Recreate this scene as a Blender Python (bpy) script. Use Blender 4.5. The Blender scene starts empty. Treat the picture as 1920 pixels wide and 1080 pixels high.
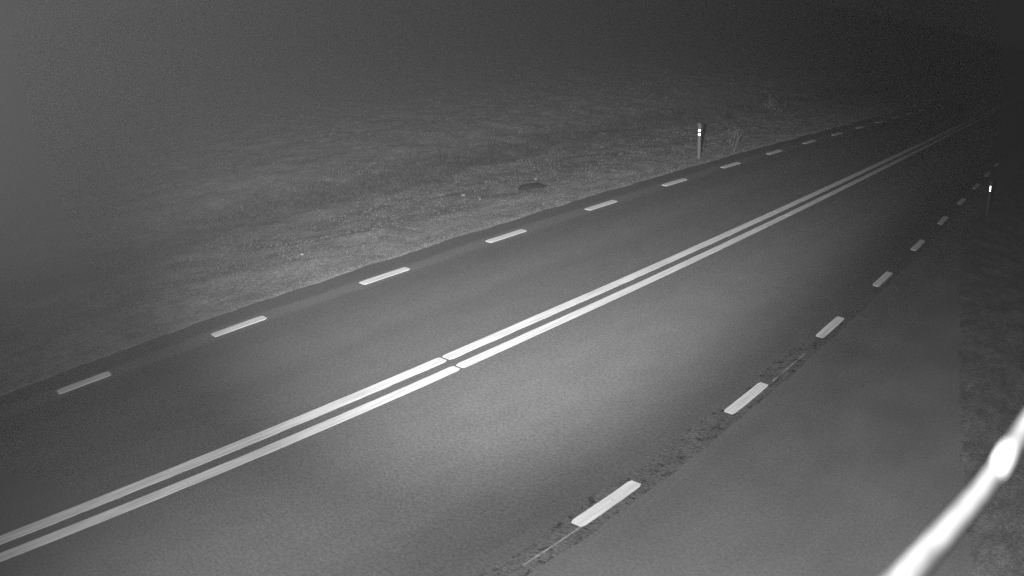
import bpy, math, random
from mathutils import Vector, Matrix
from mathutils import noise as mn

random.seed(7)
S = bpy.context.scene
COL = S.collection

# ---------------------------------------------------------------- camera
CAM = Vector((0.0, 0.0, 5.0572))
R = Vector((0.75433493, 0.65645185, 0.00705525))
U = Vector((-0.23064768, 0.25494698, 0.93904403))
F = Vector((-0.61463848, 0.70998099, -0.34372451))
cd = bpy.data.cameras.new('camera')
cam = bpy.data.objects.new('camera', cd)
COL.objects.link(cam)
cam.matrix_world = Matrix((
    (R.x, U.x, -F.x, CAM.x), (R.y, U.y, -F.y, CAM.y), (R.z, U.z, -F.z, CAM.z), (0, 0, 0, 1)))
cd.clip_start = 0.02
cd.clip_end = 3000
cd.sensor_width = 36
cd.sensor_fit = 'HORIZONTAL'
# the wide surveillance lens bends straight kerbs outwards: a real barrel-distorting lens
cd.type = 'PANO'
cy = cd.cycles if hasattr(cd, 'cycles') else cd
for tgt in (cd, getattr(cd, 'cycles', None)):
    if tgt is None:
        continue
    try:
        tgt.panorama_type = 'FISHEYE_LENS_POLYNOMIAL'
        tgt.fisheye_fov = math.radians(140)
        tgt.fisheye_polynomial_k0 = 0.0
        tgt.fisheye_polynomial_k1 = -0.030500372
        tgt.fisheye_polynomial_k2 = 1.521212817e-4
        tgt.fisheye_polynomial_k3 = -2.681604278e-5
        tgt.fisheye_polynomial_k4 = 3.549348238e-7
    except Exception as e:
        pass
cd.dof.use_dof = True
cd.dof.focus_distance = 13
cd.lens = 30
cd.dof.aperture_fstop = 2.8
S.camera = cam

# ---------------------------------------------------------------- light
w = bpy.data.worlds.new('World')
S.world = w
w.use_nodes = True
wn = w.node_tree.nodes
bg = wn['Background']
bg.inputs[0].default_value = (1, 1, 1, 1)
bg.inputs[1].default_value = 0.0008          # overcast night sky
S.view_settings.view_transform = 'Standard'
S.view_settings.look = 'None'
S.view_settings.exposure = 2       # a night exposure
S.view_settings.gamma = 1
S.cycles.max_bounces = 4
S.cycles.volume_bounces = 0
S.cycles.use_denoising = False
S.cycles.sample_clamp_indirect = 2.0


def spot(loc, d, power, size, blend, radius=0.03):
    ld = bpy.data.lights.new('infrared_or_fill_lamp', 'SPOT')
    ld.energy = power
    ld.spot_size = math.radians(size)
    ld.spot_blend = blend
    ld.shadow_soft_size = radius
    o = bpy.data.objects.new('infrared_or_fill_lamp', ld)
    COL.objects.link(o)
    o.location = loc
    o.rotation_euler = Vector(d).to_track_quat('-Z', 'Y').to_euler()
    return o


# the camera's own infrared illuminators, on the cross-arm left of the lens, plus an added weak lamp to its right
K_W = 39.5 / 4
spot(CAM - R * 0.78 + F * 0.02 + U * 0.05, (-.147, .982, -.116), 174 * K_W, 174, 1.0)
spot(CAM - R * 0.64 + F * 0.02 + U * 0.05, (-.632, .768, -.088), 710 * K_W, 60, 1.0)
spot(CAM + R * 1.10 + F * 0.25 + U * 0.20, (-.38, .92, .02), 34 * K_W, 104, 1.0)  # unseen lamp added to light up the haze on the right


# ---------------------------------------------------------------- helpers
def tag(o, label=None, cat=None, group=None, kind=None):
    for k, v in (('label', label), ('category', cat), ('group', group), ('kind', kind)):
        if v:
            o[k] = v
    return o


class MB:
    def __init__(s):
        s.v = []
        s.f = []

    def add(s, vs, fs):
        n = len(s.v)
        s.v += [tuple(v) for v in vs]
        s.f += [tuple(i + n for i in f) for f in fs]

    def tube(s, pts, rad, seg=8, caps=True):
        pts = [Vector(p) for p in pts]
        rad = rad if isinstance(rad, (list, tuple)) else [rad] * len(pts)
        vs, fs = [], []
        for i, p in enumerate(pts):
            t = (pts[min(i + 1, len(pts) - 1)] - pts[max(i - 1, 0)]).normalized()
            a = Vector((0, 0, 1)) if abs(t.z) < .9 else Vector((1, 0, 0))
            u = t.cross(a).normalized()
            v = t.cross(u)
            for k in range(seg):
                an = 2 * math.pi * k / seg
                vs.append(p + (u * math.cos(an) + v * math.sin(an)) * rad[i])
        for i in range(len(pts) - 1):
            for k in range(seg):
                a, b = i * seg + k, i * seg + (k + 1) % seg
                fs.append((a, b, b + seg, a + seg))
        if caps:
            fs.append(tuple(range(seg - 1, -1, -1)))
            fs.append(tuple((len(pts) - 1) * seg + k for k in range(seg)))
        s.add(vs, fs)

    def prism(s, outline, z0, z1):
        n = len(outline)
        vs = [(x, y, z0) for x, y in outline] + [(x, y, z1) for x, y in outline]
        fs = [tuple(range(n, 2 * n))]
        for i in range(n):
            j = (i + 1) % n
            fs.append((i, j, j + n, i + n))
        s.add(vs, fs)

    def build(s, name, mat, parent=None, smooth=False):
        me = bpy.data.meshes.new(name)
        me.from_pydata(s.v, [], s.f)
        me.update()
        if smooth:
            for p in me.polygons:
                p.use_smooth = True
        me.materials.append(mat)
        o = bpy.data.objects.new(name, me)
        COL.objects.link(o)
        o.parent = parent
        return o


def empty(name, loc, rz=0.0):
    o = bpy.data.objects.new(name, None)
    COL.objects.link(o)
    o.location = loc
    o.rotation_euler = (0, 0, rz)
    o.empty_display_size = .2
    return o


def copy_tree(o, parent=None):
    c = o.copy()
    COL.objects.link(c)
    c.parent = parent
    for ch in list(o.children):
        copy_tree(ch, c)
    return c


# ---------------------------------------------------------------- materials
def new_mat(name, rough=0.9, spec=0.3):
    m = bpy.data.materials.new(name)
    m.use_nodes = True
    nt = m.node_tree
    b = nt.nodes['Principled BSDF']
    b.inputs['Roughness'].default_value = rough
    b.inputs['Specular IOR Level'].default_value = spec
    return m, nt, b


def N(nt, t, **kw):
    n = nt.nodes.new(t)
    for k, v in kw.items():
        setattr(n, k, v)
    return n


def mathn(nt, op, a, b=None, c=None):
    n = N(nt, 'ShaderNodeMath', operation=op)
    for i, v in enumerate((a, b, c)):
        if v is None:
            continue
        if isinstance(v, (int, float)):
            n.inputs[i].default_value = v
        else:
            nt.links.new(v, n.inputs[i])
    return n.outputs[0]


def coords(nt, scale=(1, 1, 1)):
    tc = N(nt, 'ShaderNodeTexCoord')
    mp = N(nt, 'ShaderNodeMapping')
    mp.inputs['Scale'].default_value = scale
    nt.links.new(tc.outputs['Object'], mp.inputs['Vector'])
    return mp.outputs[0]


def noise(nt, vec, scale, detail=3, lo=0.0, hi=1.0, a=0.3, b=0.7, rough=.5):
    n = N(nt, 'ShaderNodeTexNoise')
    n.inputs['Scale'].default_value = scale
    n.inputs['Detail'].default_value = detail
    n.inputs['Roughness'].default_value = rough
    nt.links.new(vec, n.inputs['Vector'])
    r = N(nt, 'ShaderNodeMapRange')
    nt.links.new(n.outputs['Fac'], r.inputs[0])
    for i, v in enumerate((a, b, lo, hi)):
        r.inputs[i + 1].default_value = v
    return r.outputs[0]


def profile(nt, stops, wobble=0.05):
    """value along the x axis of the road (wear and dirt that follow the lanes)"""
    v = coords(nt)
    sx = N(nt, 'ShaderNodeSeparateXYZ')
    nt.links.new(v, sx.inputs[0])
    wob = noise(nt, coords(nt, (1.6, .35, 1)), 1.0, 5, -wobble, wobble, rough=.65)
    x = mathn(nt, 'ADD', sx.outputs[0], wob)
    x0, x1 = stops[0][0], stops[-1][0]
    mr = N(nt, 'ShaderNodeMapRange')
    nt.links.new(x, mr.inputs[0])
    mr.inputs[1].default_value = x0
    mr.inputs[2].default_value = x1
    cr = N(nt, 'ShaderNodeValToRGB')
    nt.links.new(mr.outputs[0], cr.inputs[0])
    el = cr.color_ramp.elements
    while len(el) > 1:
        el.remove(el[-1])
    for i, (xx, vv) in enumerate(stops):
        e = el[0] if i == 0 else el.new((xx - x0) / (x1 - x0))
        e.position = (xx - x0) / (x1 - x0)
        e.color = (vv / 2, vv / 2, vv / 2, 1)
    return mathn(nt, 'MULTIPLY', cr.outputs[0], 2.0)


def gray(nt, b, val):
    c = N(nt, 'ShaderNodeCombineColor')
    for i in range(3):
        nt.links.new(val, c.inputs[i])
    nt.links.new(c.outputs[0], b.inputs['Base Color'])


def bump(nt, b, h, strength, dist):
    n = N(nt, 'ShaderNodeBump')
    n.inputs['Strength'].default_value = strength
    n.inputs['Distance'].default_value = dist
    nt.links.new(h, n.inputs['Height'])
    nt.links.new(n.outputs[0], b.inputs['Normal'])


def plain(name, val, rough=.6, spec=.3, var=.15, scale=20):
    m, nt, b = new_mat(name, rough, spec)
    gray(nt, b, noise(nt, coords(nt), scale, 4, val * (1 - var), val * (1 + var)))
    return m


# asphalt: x profile of wear across the lanes
M_ROAD, nt, b = new_mat('asphalt', .92, .2)
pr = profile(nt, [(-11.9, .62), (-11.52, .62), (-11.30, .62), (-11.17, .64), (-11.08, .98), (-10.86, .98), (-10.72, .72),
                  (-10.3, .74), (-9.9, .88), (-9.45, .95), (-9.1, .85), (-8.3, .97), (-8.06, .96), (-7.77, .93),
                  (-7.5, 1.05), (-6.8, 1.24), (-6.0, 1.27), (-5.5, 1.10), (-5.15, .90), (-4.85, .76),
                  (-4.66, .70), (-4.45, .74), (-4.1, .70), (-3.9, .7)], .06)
grain = noise(nt, coords(nt), 26, 5, .6, 1.4, .30, .70, rough=.8)
mid = noise(nt, coords(nt, (1, .45, 1)), 3.2, 5, .93, 1.07, rough=.6)
big = noise(nt, coords(nt, (.8, .12, 1)), .9, 3, .96, 1.04)
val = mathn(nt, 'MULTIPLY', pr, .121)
val = mathn(nt, 'MULTIPLY', val, grain)
val = mathn(nt, 'MULTIPLY', val, mid)
val = mathn(nt, 'MULTIPLY', val, big)
gray(nt, b, val)
bump(nt, b, noise(nt, coords(nt), 90, 3, 0, 1), .5, .004)

# crumbled asphalt edge strip
M_CRUMB, nt, b = new_mat('crumbled_asphalt', .95, .2)
c1 = mathn(nt, 'MULTIPLY', noise(nt, coords(nt), 26, 6, .045, .115, .32, .60, rough=.75), noise(nt, coords(nt), 7, 5, .25, 1.0, .37, .46, rough=.75))
gray(nt, b, mathn(nt, 'MULTIPLY', c1, noise(nt, coords(nt), 3, 3, .8, 1.2)))
bump(nt, b, noise(nt, coords(nt), 24, 4, 0, 1, .35, .6), .35, .012)

# lay-by surface: smooth fine gravel
M_LAY, nt, b = new_mat('smooth_paving', .95, .15)
v = noise(nt, coords(nt), .7, 4, .100, .128)
v = mathn(nt, 'MULTIPLY', v, noise(nt, coords(nt, (1, .3, 1)), 2.0, 4, .92, 1.08))
v = mathn(nt, 'MULTIPLY', v, noise(nt, coords(nt), 26, 5, .72, 1.28, .3, .7, rough=.8))
gray(nt, b, v)
bump(nt, b, noise(nt, coords(nt), 80, 3, 0, 1), .3, .003)

# thermoplastic line paint
M_PAINT, nt, b = new_mat('line_paint', .7, .3)
v = noise(nt, coords(nt, (22, 1.2, 1)), 1, 5, .46, .70, .3, .62, rough=.65)
spk = noise(nt, coords(nt), 18, 5, .45, 1.0, .30, .37, rough=.7)
gray(nt, b, mathn(nt, 'MULTIPLY', v, spk))
bump(nt, b, noise(nt, coords(nt), 60, 3, 0, 1), .3, .003)

# turf soil under the grass: dry winter grass, pale in infrared
M_TURF, nt, b = new_mat('winter_turf', 1.0, .1)
v = noise(nt, coords(nt), 1.3, 6, .138, .222, .32, .68, rough=.62)
v = mathn(nt, 'MULTIPLY', v, noise(nt, coords(nt, (1, .5, 1)), 9, 5, .72, 1.25, .33, .67, rough=.7))
v = mathn(nt, 'MULTIPLY', v, noise(nt, coords(nt), 45, 3, .75, 1.25))
v = mathn(nt, 'MULTIPLY', v, profile(nt, [(-40, .8), (-20, .85), (-18.2, .75), (-17.4, .5), (-16.6, .55), (-15.9, .95),
                                          (-14, 1.05), (-12.2, 1.15), (-11.5, 1.2), (-5, 1.0), (-4, .56), (2, .56)], .55))
gray(nt, b, v)
bump(nt, b, noise(nt, coords(nt), 14, 6, 0, 1, .3, .7, rough=.7), .6, .018)

M_BLADE = plain('grass_blade', .172, 1, .1, .3, 1.7)
M_DARKBLADE = plain('ditch_weed_blade', .065, 1, .1, .35, 2.5)
M_TWIG = plain('dark_twig', .035, .9, .2, .3, 30)
M_SOIL = plain('bare_soil', .045, 1, .1, .35, 25)
M_STONE = plain('pale_stone', .20, .9, .2, .2, 30)
M_POST = plain('post_plastic', .085, .6, .3, .12, 14)
M_RIM = plain('black_rim', .01, .7, .2, .1, 20)
M_STREAK = plain('streak_surface', .0085, .75, .08, .45, 60)
M_BULGE = plain('bulge_surface', .03, .7, .12, .3, 45)
M_STEEL = plain('galvanised_steel', .35, .5, .4, .15, 18)

M_REFL, nt, b = new_mat('prismatic_lens', .36, .5)
b.inputs['Metallic'].default_value = 1.0
gray(nt, b, noise(nt, coords(nt), 120, 2, .92, .98))

# ---------------------------------------------------------------- terrain
LAYR = [(-3.1, 60), (-3.35, 28), (-3.5, 20.6), (-2.95, 17.6), (-2.5, 15.5), (-1.96, 13.3), (-1.64, 11.8), (-1.25, 10.4),
        (-.75, 8.9), (-.2, 7.4), (.5, 5.5), (1.2, 2), (1.4, -25)]


def layx(y):
    for (xa, ya), (xb, yb) in zip(LAYR, LAYR[1:]):
        if yb <= y <= ya:
            return xa + (xb - xa) * (y - ya) / (yb - ya)
    return LAYR[0][0] if y > 60 else LAYR[-1][0]


def smooth(a, b, x):
    t = max(0, min(1, (x - a) / (b - a)))
    return t * t * (3 - 2 * t)


def gz(x, y):
    """height of the natural ground"""
    z = 0.0
    if x < -11.55:
        d = -11.55 - x
        z = -.015 - .05 * smooth(0, .7, d) - .33 * smooth(.6, 4.6, d) + .30 * smooth(5.0, 9.0, d) + .12 * smooth(12, 30, d)
        rough = smooth(0, 1.5, d) * .045
        rough *= 1 - smooth(10, 24, d)
        z += rough * mn.fractal(Vector((x * 1.3, y * .9, 0)), .8, 2.1, 4)
        z += smooth(2.0, 4, d) * .05 * (1 - smooth(10, 24, d)) * mn.noise(Vector((x * .5, y * .35, 3)))
    else:
        lx = layx(y)
        if x > lx:
            d = x - lx
            z = .004 + .05 * smooth(0, .25, d) - .12 * smooth(.8, 4, d)
            z += .025 * smooth(0, .3, d) * mn.fractal(Vector((x * 2, y * 2, 5)), .8, 2.1, 4)
        else:
            z = -.03
    return z


def axis(lo, a, b, hi, step):
    out = []
    v = a
    while v <= b + 1e-6:
        out.append(v)
        v += step
    s = step
    v = a
    left = []
    while v > lo:
        s *= 1.25
        v -= s
        left.append(v)
    s = step
    v = out[-1]
    while v < hi:
        s *= 1.25
        v += s
        out.append(v)
    return left[::-1] + out


xs = axis(-900, -24, -11.60, -11.59, .14)[:-1] + [-11.60, -11.55, -11.4, -11, -9, -6]
xs += [x for x in axis(-4.3, -4.2, 3.2, 700, .12)]
xs = sorted(set(round(x, 4) for x in xs))
ys = axis(-300, -2, 46, 900, .16)
g = MB()
g.v = [(x, y, gz(x, y)) for y in ys for x in xs]
nx = len(xs)
g.f = [(j * nx + i, j * nx + i + 1, (j + 1) * nx + i + 1, (j + 1) * nx + i) for j in range(len(ys) - 1) for i in range(nx - 1)]
ground = g.build('ground', M_TURF, None, True)
tag(ground, kind='structure')


# ---------------------------------------------------------------- road
def edge_noise(y, s, k):
    return k * mn.fractal(Vector((s, y * 1.3, 0)), .8, 2.2, 5)


yy = [-60 + .5 * i for i in range(90)] + [-15 + .08 * i for i in range(800)]
y = 49.0
while y < 800:
    yy.append(y)
    y += 6 + (y - 49) * .1
left = [(-11.56 + edge_noise(y, 3.3, .055) + .018 * mn.noise(Vector((4, y * 7, 1))), y) for y in yy]
right = [(-4.09 + edge_noise(y, 9.1, .022), y) for y in yy]
r = MB()
n = len(yy)
cols = [lambda i: left[i], lambda i: (-7.8, yy[i]), lambda i: right[i]]
vs = []
for i in range(n):
    for k, zz in enumerate((0.0, 0.035, 0.0)):
        px, py = cols[k](i)
        vs.append((px, py, .002 + zz * 0))
for i in range(n):
    vs.append((left[i][0] - .01, left[i][1], -.10))
fs = []
for i in range(n - 1):
    a, c = i * 3, (i + 1) * 3
    fs += [(a, a + 1, c + 1, c), (a + 1, a + 2, c + 2, c + 1)]
    fs.append((n * 3 + i, i * 3, (i + 1) * 3, n * 3 + i + 1))
r.add(vs, fs)
road = r.build('road', M_ROAD)
tag(road, kind='structure')

# crumbled edge strip beside the lay-by, and the lay-by itself (sheets a few mm apart)
cs = MB()
ci = [i for i in range(n) if -20 < yy[i] < 48]
vs, fs = [], []
for i in ci:
    y = yy[i]
    wdt = .33 + .12 * mn.noise(Vector((1, y * .7, 2))) - .27 * smooth(10, 17, y)
    vs += [(-4.10 - wdt + edge_noise(y, 17.7, .05), y, .006), (-4.075 + edge_noise(y, 21.7, .030) + .016 * mn.noise(Vector((8, y * 8, 1))), y, .006)]
fs = [(2 * k, 2 * k + 1, 2 * k + 3, 2 * k + 2) for k in range(len(ci) - 1)]
cs.add(vs, fs)
crumb = cs.build('road_edge_strip', M_CRUMB)
tag(crumb, kind='structure')

lay = MB()
vs = []
for i in range(n):
    y = yy[i]
    if y > 60:
        break
    vs += [(-4.13, y, -.002), (layx(y) + .05 + edge_noise(y, 5.5, .16) + .16 * mn.noise(Vector((0, y * .6, 1))), y, -.002)]
m_ = len(vs) // 2
lay.add(vs, [(2 * k, 2 * k + 1, 2 * k + 3, 2 * k + 2) for k in range(m_ - 1)])
tag(lay.build('pavement', M_LAY), kind='structure')


# ---------------------------------------------------------------- markings (parts of the road)
def stripe(mb, x0, x1, y0, y1, j0=.003, j1=.003, ra=.02, z0=.004, z1=.0085, seed=0.0, step=.06):
    """slab of paint with slightly uneven edges and softened corners"""
    k = max(2, int((y1 - y0) / step))
    a, c = [], []
    for i in range(k + 1):
        y = y0 + (y1 - y0) * i / k
        e = min(1, min(i, k - i) / 1.0)
        off = (1 - e) * ra
        a.append((x0 + off + j0 * mn.noise(Vector((seed, y * 3.1, 1))) * 2, y))
        c.append((x1 - off + j1 * mn.noise(Vector((seed + 7, y * 3.1, 5))) * 2, y))
    a.insert(1, (x0, y0 + ra))
    c.insert(1, (x1, y0 + ra))
    mb.prism(c[:0] + a[::-1] + c, z0, z1)


def stripe_quads(mb, x0, x1, y0, y1, j0, j1, z, seed, step=.05):
    k = max(2, int((y1 - y0) / step))
    vs, fs = [], []
    for i in range(k + 1):
        y = y0 + (y1 - y0) * i / k
        e = .018 if i in (0, k) else 0
        a = x0 + e + j0 * mn.fractal(Vector((seed, y * 2.2, 1)), .7, 2, 4)
        c = x1 - e + j1 * mn.fractal(Vector((seed + 7, y * 2.2, 5)), .7, 2, 4)
        vs += [(a, y, .001), (a, y, z), (c, y, z), (c, y, .001)]
    for i in range(k):
        o, p = 4 * i, 4 * i + 4
        fs += [(o, p, p + 1, o + 1), (o + 1, p + 1, p + 2, o + 2), (o + 2, p + 2, p + 3, o + 3)]
    fs += [(0, 1, 2, 3), (4 * k + 3, 4 * k + 2, 4 * k + 1, 4 * k)]
    mb.add(vs, fs)


for nm, xa, xb, ja, jb, joints, sd in (
        ('centre_line', -8.015, -7.853, .003, .010, [-25, 7.835, 17.95, 60, 400], 1.0),
        ('centre_line', -7.695, -7.545, .004, .004, [-25, 7.765, 17.93, 60, 400], 4.0)):
    m_ = MB()
    for k in range(len(joints) - 1):
        gap = (.022, .022, .006, 0, 0)
        stripe_quads(m_, xa, xb, joints[k] + (gap[k] if k else 0), joints[k + 1] - gap[min(k + 1, 3)],
                     ja, jb, .008, sd + 3 * k, .05 if joints[k + 1] <= 60 else 2)
    m_.build(nm, M_PAINT, road)

for i in range(-4, 18):
    for xc, ph, sd in ((-10.952, 2.975, 50), (-4.272, 5.892, 90)):
        y0 = ph + 3 * i
        if i > (14 if sd == 50 else 9):
            continue
        m_ = MB()
        stripe_quads(m_, xc - .078, xc + .078, y0, y0 + 1.018, .006, .006, .0105, sd + i, .05)
        m_.build('edge_line_dash', M_PAINT, road)

# thin worn remnant of an older line between the near dashes
m_ = MB()
for ya, yb in ((5.05, 5.89), (10.02, 11.2), (4.0, 4.6)):
    k = int((yb - ya) / .04)
    vs, fs = [], []
    for i in range(k + 1):
        y = ya + (yb - ya) * i / k
        wv = .011 * (1 + 1.2 * mn.noise(Vector((y * 5, 0, 0))))
        vs += [(-4.212 - wv, y, .0075), (-4.212 + wv, y, .0075)]
    fs = [(2 * i, 2 * i + 1, 2 * i + 3, 2 * i + 2) for i in range(k)]
    m_.add(vs, fs)
M_OLD = plain('worn_paint', .20, .9, .2, .4, 25)
m_.build('paint_remnant', M_OLD, road)


# ---------------------------------------------------------------- grass
def blades(mb, x, y, n, hgt, spread, wid, lean=.5):
    z = gz(x, y)
    for _ in range(n):
        a = random.uniform(0, 6.283)
        d = random.uniform(0, spread)
        bx, by = x + d * math.cos(a), y + d * math.sin(a)
        h = hgt * random.uniform(.5, 1.2)
        t = random.uniform(0, 6.283)
        l = h * lean * random.uniform(.2, 1.4)
        ta = random.uniform(0, 6.283)
        wx, wy = wid * math.cos(ta), wid * math.sin(ta)
        mb.add([(bx - wx, by - wy, z - .02), (bx + wx, by + wy, z - .02),
                (bx + l * math.cos(t), by + l * math.sin(t), z + h)], [(0, 1, 2)])


gr = MB()
for _ in range(42000):
    y = 1 + 48 * random.random() ** 1.25
    d = 20 * random.random() ** 1.6
    x = -11.60 - d
    if random.random() < smooth(5, 20, d) * .95 or random.random() < smooth(26, 48, y):
        continue
    dn = mn.fractal(Vector((x * .9, y * .7, 8)), .8, 2, 3)
    if dn < -.2 and random.random() < .6:
        continue
    if ((x + 13.36) ** 2 + (y - 16.15) ** 2) < .36 ** 2:
        continue
    if 16.2 < -x < 17.7 and random.random() < .65:
        continue
    blades(gr, x, y, 5, .016 + .012 * smooth(.2, 4, d) * (1 + dn), .12, .006 + y * .0002, 3.2)
for _ in range(1300):            # blades leaning over the asphalt edge
    y = random.uniform(1, 32)
    blades(gr, -11.58 - random.random() ** 2 * .15, y, 4, .022, .06, .006, 2.5)
tag(gr.build('grass', M_BLADE), 'short pale winter grass on the verge', 'grass', kind='stuff')

rg_ = MB()
for _ in range(300):            # right-hand verge
    y = random.uniform(4, 34)
    x = layx(y) + .15 + 4 * random.random()
    blades(rg_, x, y, 4, .025, .08, .006, 1.4)
tag(rg_.build('verge_growth', M_DARKBLADE), 'sparse dull growth on the verge right of the paved side area', 'ground cover', kind='stuff')

dg = MB()
for _ in range(4200):
    y = random.uniform(4, 44)
    x = -16.9 + random.gauss(0, .55) + .5 * mn.noise(Vector((0, y * .25, 0)))
    if mn.noise(Vector((x * .6, y * .35, 12))) < -.05:
        continue
    blades(dg, x, y, 6, .14, .14, .008, .8)
tag(dg.build('ditch_growth', M_DARKBLADE), 'darker rank growth along the ditch bottom', 'ground cover', kind='stuff')

# ---------------------------------------------------------------- soil patch and stones
sp = MB()
vs = [(0, 0, .055)]
K = 36
for rr, hh in ((.33, .05), (.66, .035), (1.0, -.03)):
    for k in range(K):
        a = 2 * math.pi * k / K
        q = rr * (1 + .55 * mn.noise(Vector((math.cos(a) * 1.4, math.sin(a) * 1.4, 4))))
        vs.append((q * .33 * math.cos(a) * 1.15, q * .46 * math.sin(a), hh + .02 * mn.noise(Vector((q * 5, a * 4, 2)))))
fs = [(0, 1 + k, 1 + (k + 1) % K) for k in range(K)]
for t in range(2):
    for k in range(K):
        a, c = 1 + t * K + k, 1 + t * K + (k + 1) % K
        fs.append((a, a + K, c + K, c))
sp.add(vs, fs)
patch = sp.build('soil_heap', M_SOIL, None, True)
patch.location = (-13.36, 16.15, gz(-13.36, 16.15))
patch.rotation_euler = (0, 0, math.radians(42))
tag(patch, 'low dark heap of bare soil lying in the pale grass left of the road', 'soil heap')

sm = MB()
vs, fs = [], []
for i in range(5):
    for k in range(8):
        ph, a = math.pi * (i + .5) / 5, 2 * math.pi * k / 8
        rr = 1 + .3 * mn.noise(Vector((i, k, 3.3)))
        vs.append((.045 * rr * math.sin(ph) * math.cos(a), .035 * rr * math.sin(ph) * math.sin(a), .022 * rr * math.cos(ph) + .01))
for i in range(4):
    for k in range(8):
        fs.append((i * 8 + k, (i + 1) * 8 + k, (i + 1) * 8 + (k + 1) % 8, i * 8 + (k + 1) % 8))
fs += [tuple(range(8)), tuple(range(39, 31, -1))]
sm.add(vs, fs)
st = sm.build('stone', M_STONE)
for i, (x, y) in enumerate(((-13.95, 16.95), (-14.1, 14.6), (-13.4, 14.4), (-13.2, 9.4))):
    o = st if i == 0 else st.copy()
    if i:
        COL.objects.link(o)
    o.location = (x, y, gz(x, y) + .02)
    o.rotation_euler = (0, 0, i * 1.3)
    s_ = 1 + .25 * math.sin(i * 2.1)
    o.scale = (s_, s_, s_)
    tag(o, 'small pale stone lying in the short verge grass', 'stone', 'pale stones in the verge grass')


# ---------------------------------------------------------------- weeds and bush
def twiggy(mb, base, h, n, spread, rad, depth=2):
    for _ in range(n):
        p = Vector(base)
        a = random.uniform(0, 6.283)
        d = Vector((math.cos(a) * spread * random.random(), math.sin(a) * spread * random.random(), 1)).normalized()
        pts = [p.copy()]
        L = h * random.uniform(.6, 1)
        for i in range(6):
            d = (d + Vector([random.uniform(-.18, .18) for _ in range(3)])).normalized()
            p = p + d * L / 6
            pts.append(p.copy())
        mb.tube(pts, [rad * (1 - .12 * i) for i in range(7)], 4)
        for i in range(2, 7):
            for _k in range(depth):
                q = pts[i]
                e = (d + Vector([random.uniform(-1, 1) for _ in range(3)])).normalized()
                mb.tube([q, q + e * L * .1, q + (e + Vector((0, 0, .3))) * L * .2], [rad * .6, rad * .45, rad * .25], 3)


def leaves(mb, c, rx, rz, n, size):
    for _ in range(n):
        v = Vector([random.gauss(0, .42) for _ in range(3)])
        p = Vector((c[0] + v.x * rx, c[1] + v.y * rx, c[2] + v.z * rz))
        a = Vector([random.uniform(-1, 1) for _ in range(3)]).normalized() * size
        e = Vector([random.uniform(-1, 1) for _ in range(3)]).normalized() * size * .6
        mb.add([p - a, p + e, p + a, p - e], [(0, 1, 2, 3)])


M_LEAF = plain('withered_leaf', .14, .9, .2, .9, 6)
bx, by = -14.95, 33.0
root = empty('bush', (bx, by, gz(bx, by) - .03))
m_ = MB()
twiggy(m_, (0, 0, 0), .95, 11, .55, .011, 3)
m_.build('stems', M_TWIG, root)
m_ = MB()
leaves(m_, (0, 0, .55), .42, .42, 330, .03)
m_.build('foliage', M_LEAF, root)
tag(root, 'small dark leafy bush alone in the gloom beyond the post with two round reflectors', 'bush')

bx, by = -11.95, 23.6
root = empty('roadside_weed', (bx, by, gz(bx, by) - .02))
m_ = MB()
twiggy(m_, (0, 0, 0), .62, 9, .5, .005, 2)
m_.build('stems', plain('dry_stem', .14, .9, .2, .4, 9), root)
m_ = MB()
leaves(m_, (0, 0, .28), .3, .28, 110, .018)
m_.build('foliage', plain('dry_leaf', .12, .9, .2, .7, 5), root)
tag(root, 'straggly dry weed at the asphalt edge just right of the two-reflector post', 'weed')

wm = MB()
twiggy(wm, (0, 0, 0), .6, 4, .35, .006, 1)
wd = wm.build('dry_weed', M_TWIG)
for i, (x, y, s_) in enumerate(((-16.6, 18.2, 1.0), (-16.9, 17.3, .8), (-17.1, 16.9, 1.1), (-16.9, 14.6, .9), (-16.8, 13.9, .7),
                                (-16.5, 20.6, .8), (-17.2, 12.6, .8), (-16.4, 22.4, .7), (-16.2, 19.3, .9))):
    o = wd if i == 0 else wd.copy()
    if i:
        COL.objects.link(o)
    o.location = (x, y, gz(x, y) - .02)
    o.rotation_euler = (0, 0, i * 2.2)
    o.scale = (s_, s_, s_)
    tag(o, 'thin dark dry weed standing in the ditch growth', 'weed', 'dry weeds along the ditch')


# ---------------------------------------------------------------- delineator posts
def post_body():
    mb = MB()
    out = []
    for k in range(20):                      # flattened D-shaped section
        a = 2 * math.pi * k / 20
        out.append((.050 * math.copysign(abs(math.cos(a)) ** .8, math.cos(a)),
                    .030 * math.copysign(abs(math.sin(a)) ** .7, math.sin(a))))
    n = len(out)
    vs = [(x, y, -.25) for x, y in out] + [(x, y, .90) for x, y in out]
    vs += [(x * .98, y, 1.0 - .55 * (x + .058) * .6 - .0) for x, y in out]
    vs += [(x * .80, y * .8, 1.016 - .55 * (x + .058) * .6) for x, y in out]
    fs = []
    for t in range(3):
        for k in range(n):
            a, c = t * n + k, t * n + (k + 1) % n
            fs.append((a, c, c + n, a + n))
    fs.append(tuple(3 * n + k for k in range(n)))
    mb.add(vs, fs)
    return mb


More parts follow.
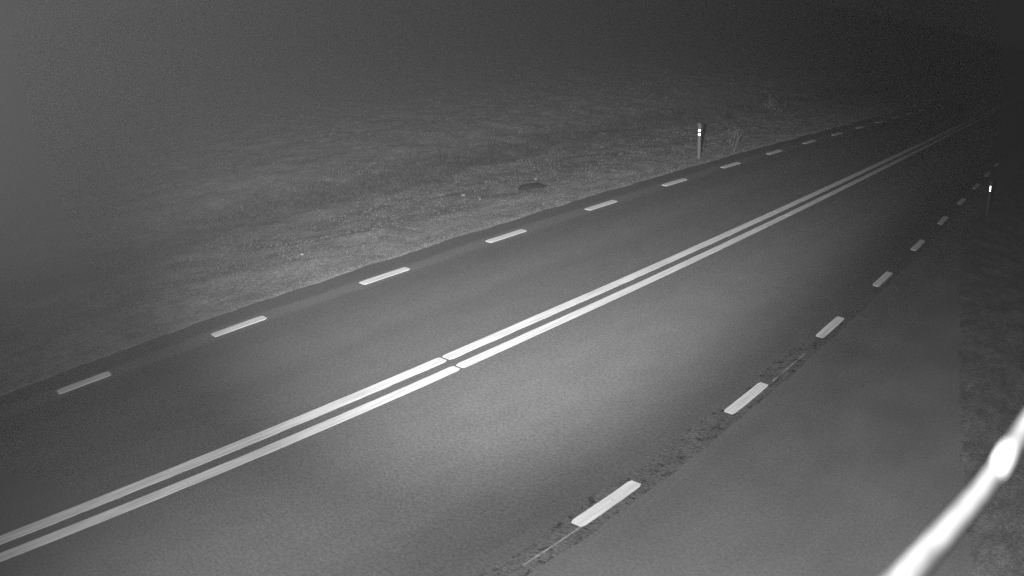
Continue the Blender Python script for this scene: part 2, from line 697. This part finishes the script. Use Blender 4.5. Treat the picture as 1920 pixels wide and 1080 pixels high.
def disc(mb, cz, rad, y0, bulge, tilt=0.0, K=24):
    T = tilt
    vs = [(0, y0 - bulge, cz)]
    for t in (1, 2, 3, 4):
        q = t / 4
        for k in range(K):
            a = 2 * math.pi * k / K
            vs.append((rad * q * math.cos(a), y0 - bulge * (1 - q * q) + T * rad * q * math.sin(a), cz + rad * q * math.sin(a)))
    for k in range(K):
        a = 2 * math.pi * k / K
        vs.append((rad * math.cos(a), y0 + .012, cz + rad * math.sin(a)))
    fs = [(0, 1 + k, 1 + (k + 1) % K) for k in range(K)]
    for t in range(4):
        for k in range(K):
            a, c = 1 + t * K + k, 1 + t * K + (k + 1) % K
            fs.append((a, a + K, c + K, c))
    mb.add(vs, fs)


M_POST_SHADED = plain('shaded_post_plastic', .042, .7, .1, .3, 10)  # weak lamp light on the right post, put into a darker colour


def make_post(loc, rz, kind, label):
    root = empty('delineator_post', loc, rz)
    post_body().build('post', M_POST if kind == 'round' else M_POST_SHADED, root, False)
    if kind == 'round':
        for cz in (.80, .685):
            m1 = MB()
            disc(m1, cz, .050, -.034, .004)
            rim = m1.build('reflector', M_RIM, root, True)
            m2 = MB()
            disc(m2, cz, .043, -.050, .004, .19)
            m2.build('lens', M_REFL, rim, True)
    else:
        m1 = MB()
        q = [(-.026, .70), (.026, .70), (.026, .88), (-.026, .88)]
        m1.add([(x, y, z) for y in (-.036, -.020) for x, z in q],
               [(0, 1, 2, 3), (0, 4, 5, 1), (1, 5, 6, 2), (2, 6, 7, 3), (3, 7, 4, 0)])
        rim = m1.build('reflector', M_RIM, root)
        m2 = MB()
        q = [(-.018, .715), (.018, .715), (.018, .865), (-.018, .865)]
        vs, fs = [], []
        for i in range(7):
            x = -.018 + .006 * i
            for j in range(9):
                z = .715 + .15 * j / 8
                vs.append((x, -.056 + .30 * (x * x) + .12 * (z - .79) ** 2 + .19 * (z - .79), z))
        fs = [(i * 9 + j, (i + 1) * 9 + j, (i + 1) * 9 + j + 1, i * 9 + j + 1) for i in range(6) for j in range(8)]
        m2.add(vs, fs)
        m2.build('lens', M_REFL, rim, True)
    tag(root, label, 'delineator post', 'delineator posts beside the road')
    return root


px, py = -12.12, 21.73
a = make_post((px, py, gz(px, py)), math.atan2(-px, py), 'round',
              'pale delineator post with two bright round reflectors, in the grass left of the road')
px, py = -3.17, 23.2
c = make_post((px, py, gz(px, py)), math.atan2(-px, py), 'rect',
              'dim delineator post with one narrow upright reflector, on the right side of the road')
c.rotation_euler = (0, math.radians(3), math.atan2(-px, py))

# ---------------------------------------------------------------- camera mast and tube standing in for the bright streak
root = empty('camera_mast', (.42, -.62, gz(.42, -.62)))
m_ = MB()
m_.tube([(0, 0, -.4), (0, 0, 2.5), (0, 0, 5.6)], [.07, .066, .06], 20)
m_.build('pole', M_STEEL, root, True)
m_ = MB()
m_.tube([(0, 0, -.1), (0, 0, .03), (0, 0, .031), (0, 0, .25)], [.14, .14, .085, .08], 20)
m_.build('base_collar', M_STEEL, root, True)
m_ = MB()
m_.tube([(-.01, .01, 5.35), (-.2, .3, 5.37), (-.40, .50, 5.37)], [.022] * 3, 12)
m_.build('bracket_arm', M_STEEL, root, True)
tag(root, 'galvanised steel mast behind the viewpoint that carries the camera bracket', 'mast')

cp = [(.36, -.56, 4.35), (.25, -.2, 4.36), (.08, .15, 4.44), (-.05, .36, 4.56), (-.0847, .4651, 4.6561), (-.0723, .4848, 4.6775), (-.0595, .5016, 4.6977),
      (-.0488, .5162, 4.7173), (-.0378, .5291, 4.7362), (-.0265, .5417, 4.7568), (-.0167, .5527, 4.7768),
      (-.0097, .5611, 4.7937), (.004, .5701, 4.8166), (.035, .57, 4.86), (.10, .50, 4.94), (.2, .25, 5.05), (.33, -.1, 5.15), (.38, -.50, 5.2), (.40, -.575, 5.2)]


def catmull(P, k=6):
    P = [Vector(p) for p in P]
    out = []
    for i in range(len(P) - 1):
        a, b_, c_, d_ = P[max(i - 1, 0)], P[i], P[i + 1], P[min(i + 2, len(P) - 1)]
        for t in range(k):
            t /= k
            out.append(.5 * ((2 * b_) + (c_ - a) * t + (2 * a - 5 * b_ + 4 * c_ - d_) * t * t + (3 * b_ - a - 3 * c_ + d_) * t ** 3))
    out.append(P[-1])
    return out


pts = catmull(cp)
rads = []
for p in pts:
    k = smooth(4.78, 4.67, p.z) if p.y > .3 else 1
    rads.append(.0092 + .0062 * k)
root = empty('streak_stand_in', tuple(pts[0]))  # added tube standing in for a bright streak of unclear origin
m_ = MB()
m_.tube([p - pts[0] for p in pts], rads, 14)
m_.build('streak_body', M_STREAK, root, True)
m_ = MB()
c0 = Vector((-.0178, .5515, 4.7742)) - pts[0]
ax = (Vector((-.0097, .5611, 4.7937)) - Vector((-.0167, .5527, 4.7768))).normalized()
ax = (ax + Vector((0, 0, .55))).normalized()
ts = [-1, -.92, -.75, -.4, 0, .4, .75, .92, 1]
m_.tube([c0 + ax * .0165 * t for t in ts], [.0112 * math.sqrt(max(.02, 1 - abs(t) ** 3)) for t in ts], 16)
m_.build('streak_bulge', M_BULGE, root, True)
tag(root, 'thick tube with a rounded bulge, added in place of the overexposed bright streak crossing the lower right close to the lens', 'streak_tube')

# ---------------------------------------------------------------- haze
hz = bpy.data.materials.new('haze')
hz.use_nodes = True
nt = hz.node_tree
nt.nodes.clear()
out = N(nt, 'ShaderNodeOutputMaterial')
pv = N(nt, 'ShaderNodeVolumePrincipled')
pv.inputs['Color'].default_value = (.9, .9, .9, 1)
pv.inputs['Density'].default_value = .00031  # thin scatter added to stand in for the camera's veiling glare
pv.inputs['Anisotropy'].default_value = 0.0
nt.links.new(pv.outputs[0], out.inputs['Volume'])
h_ = MB()
X0, X1, Y0, Y1, Z0, Z1 = -950, 750, -320, 950, -3, 8
h_.add([(x, y, z) for x in (X0, X1) for y in (Y0, Y1) for z in (Z0, Z1)],
       [(0, 1, 3, 2), (4, 6, 7, 5), (0, 4, 5, 1), (2, 3, 7, 6), (0, 2, 6, 4), (1, 5, 7, 3)])
tag(h_.build('haze', hz), kind='stuff', label='thin haze added as a grey veil over the road and verge', cat='haze')
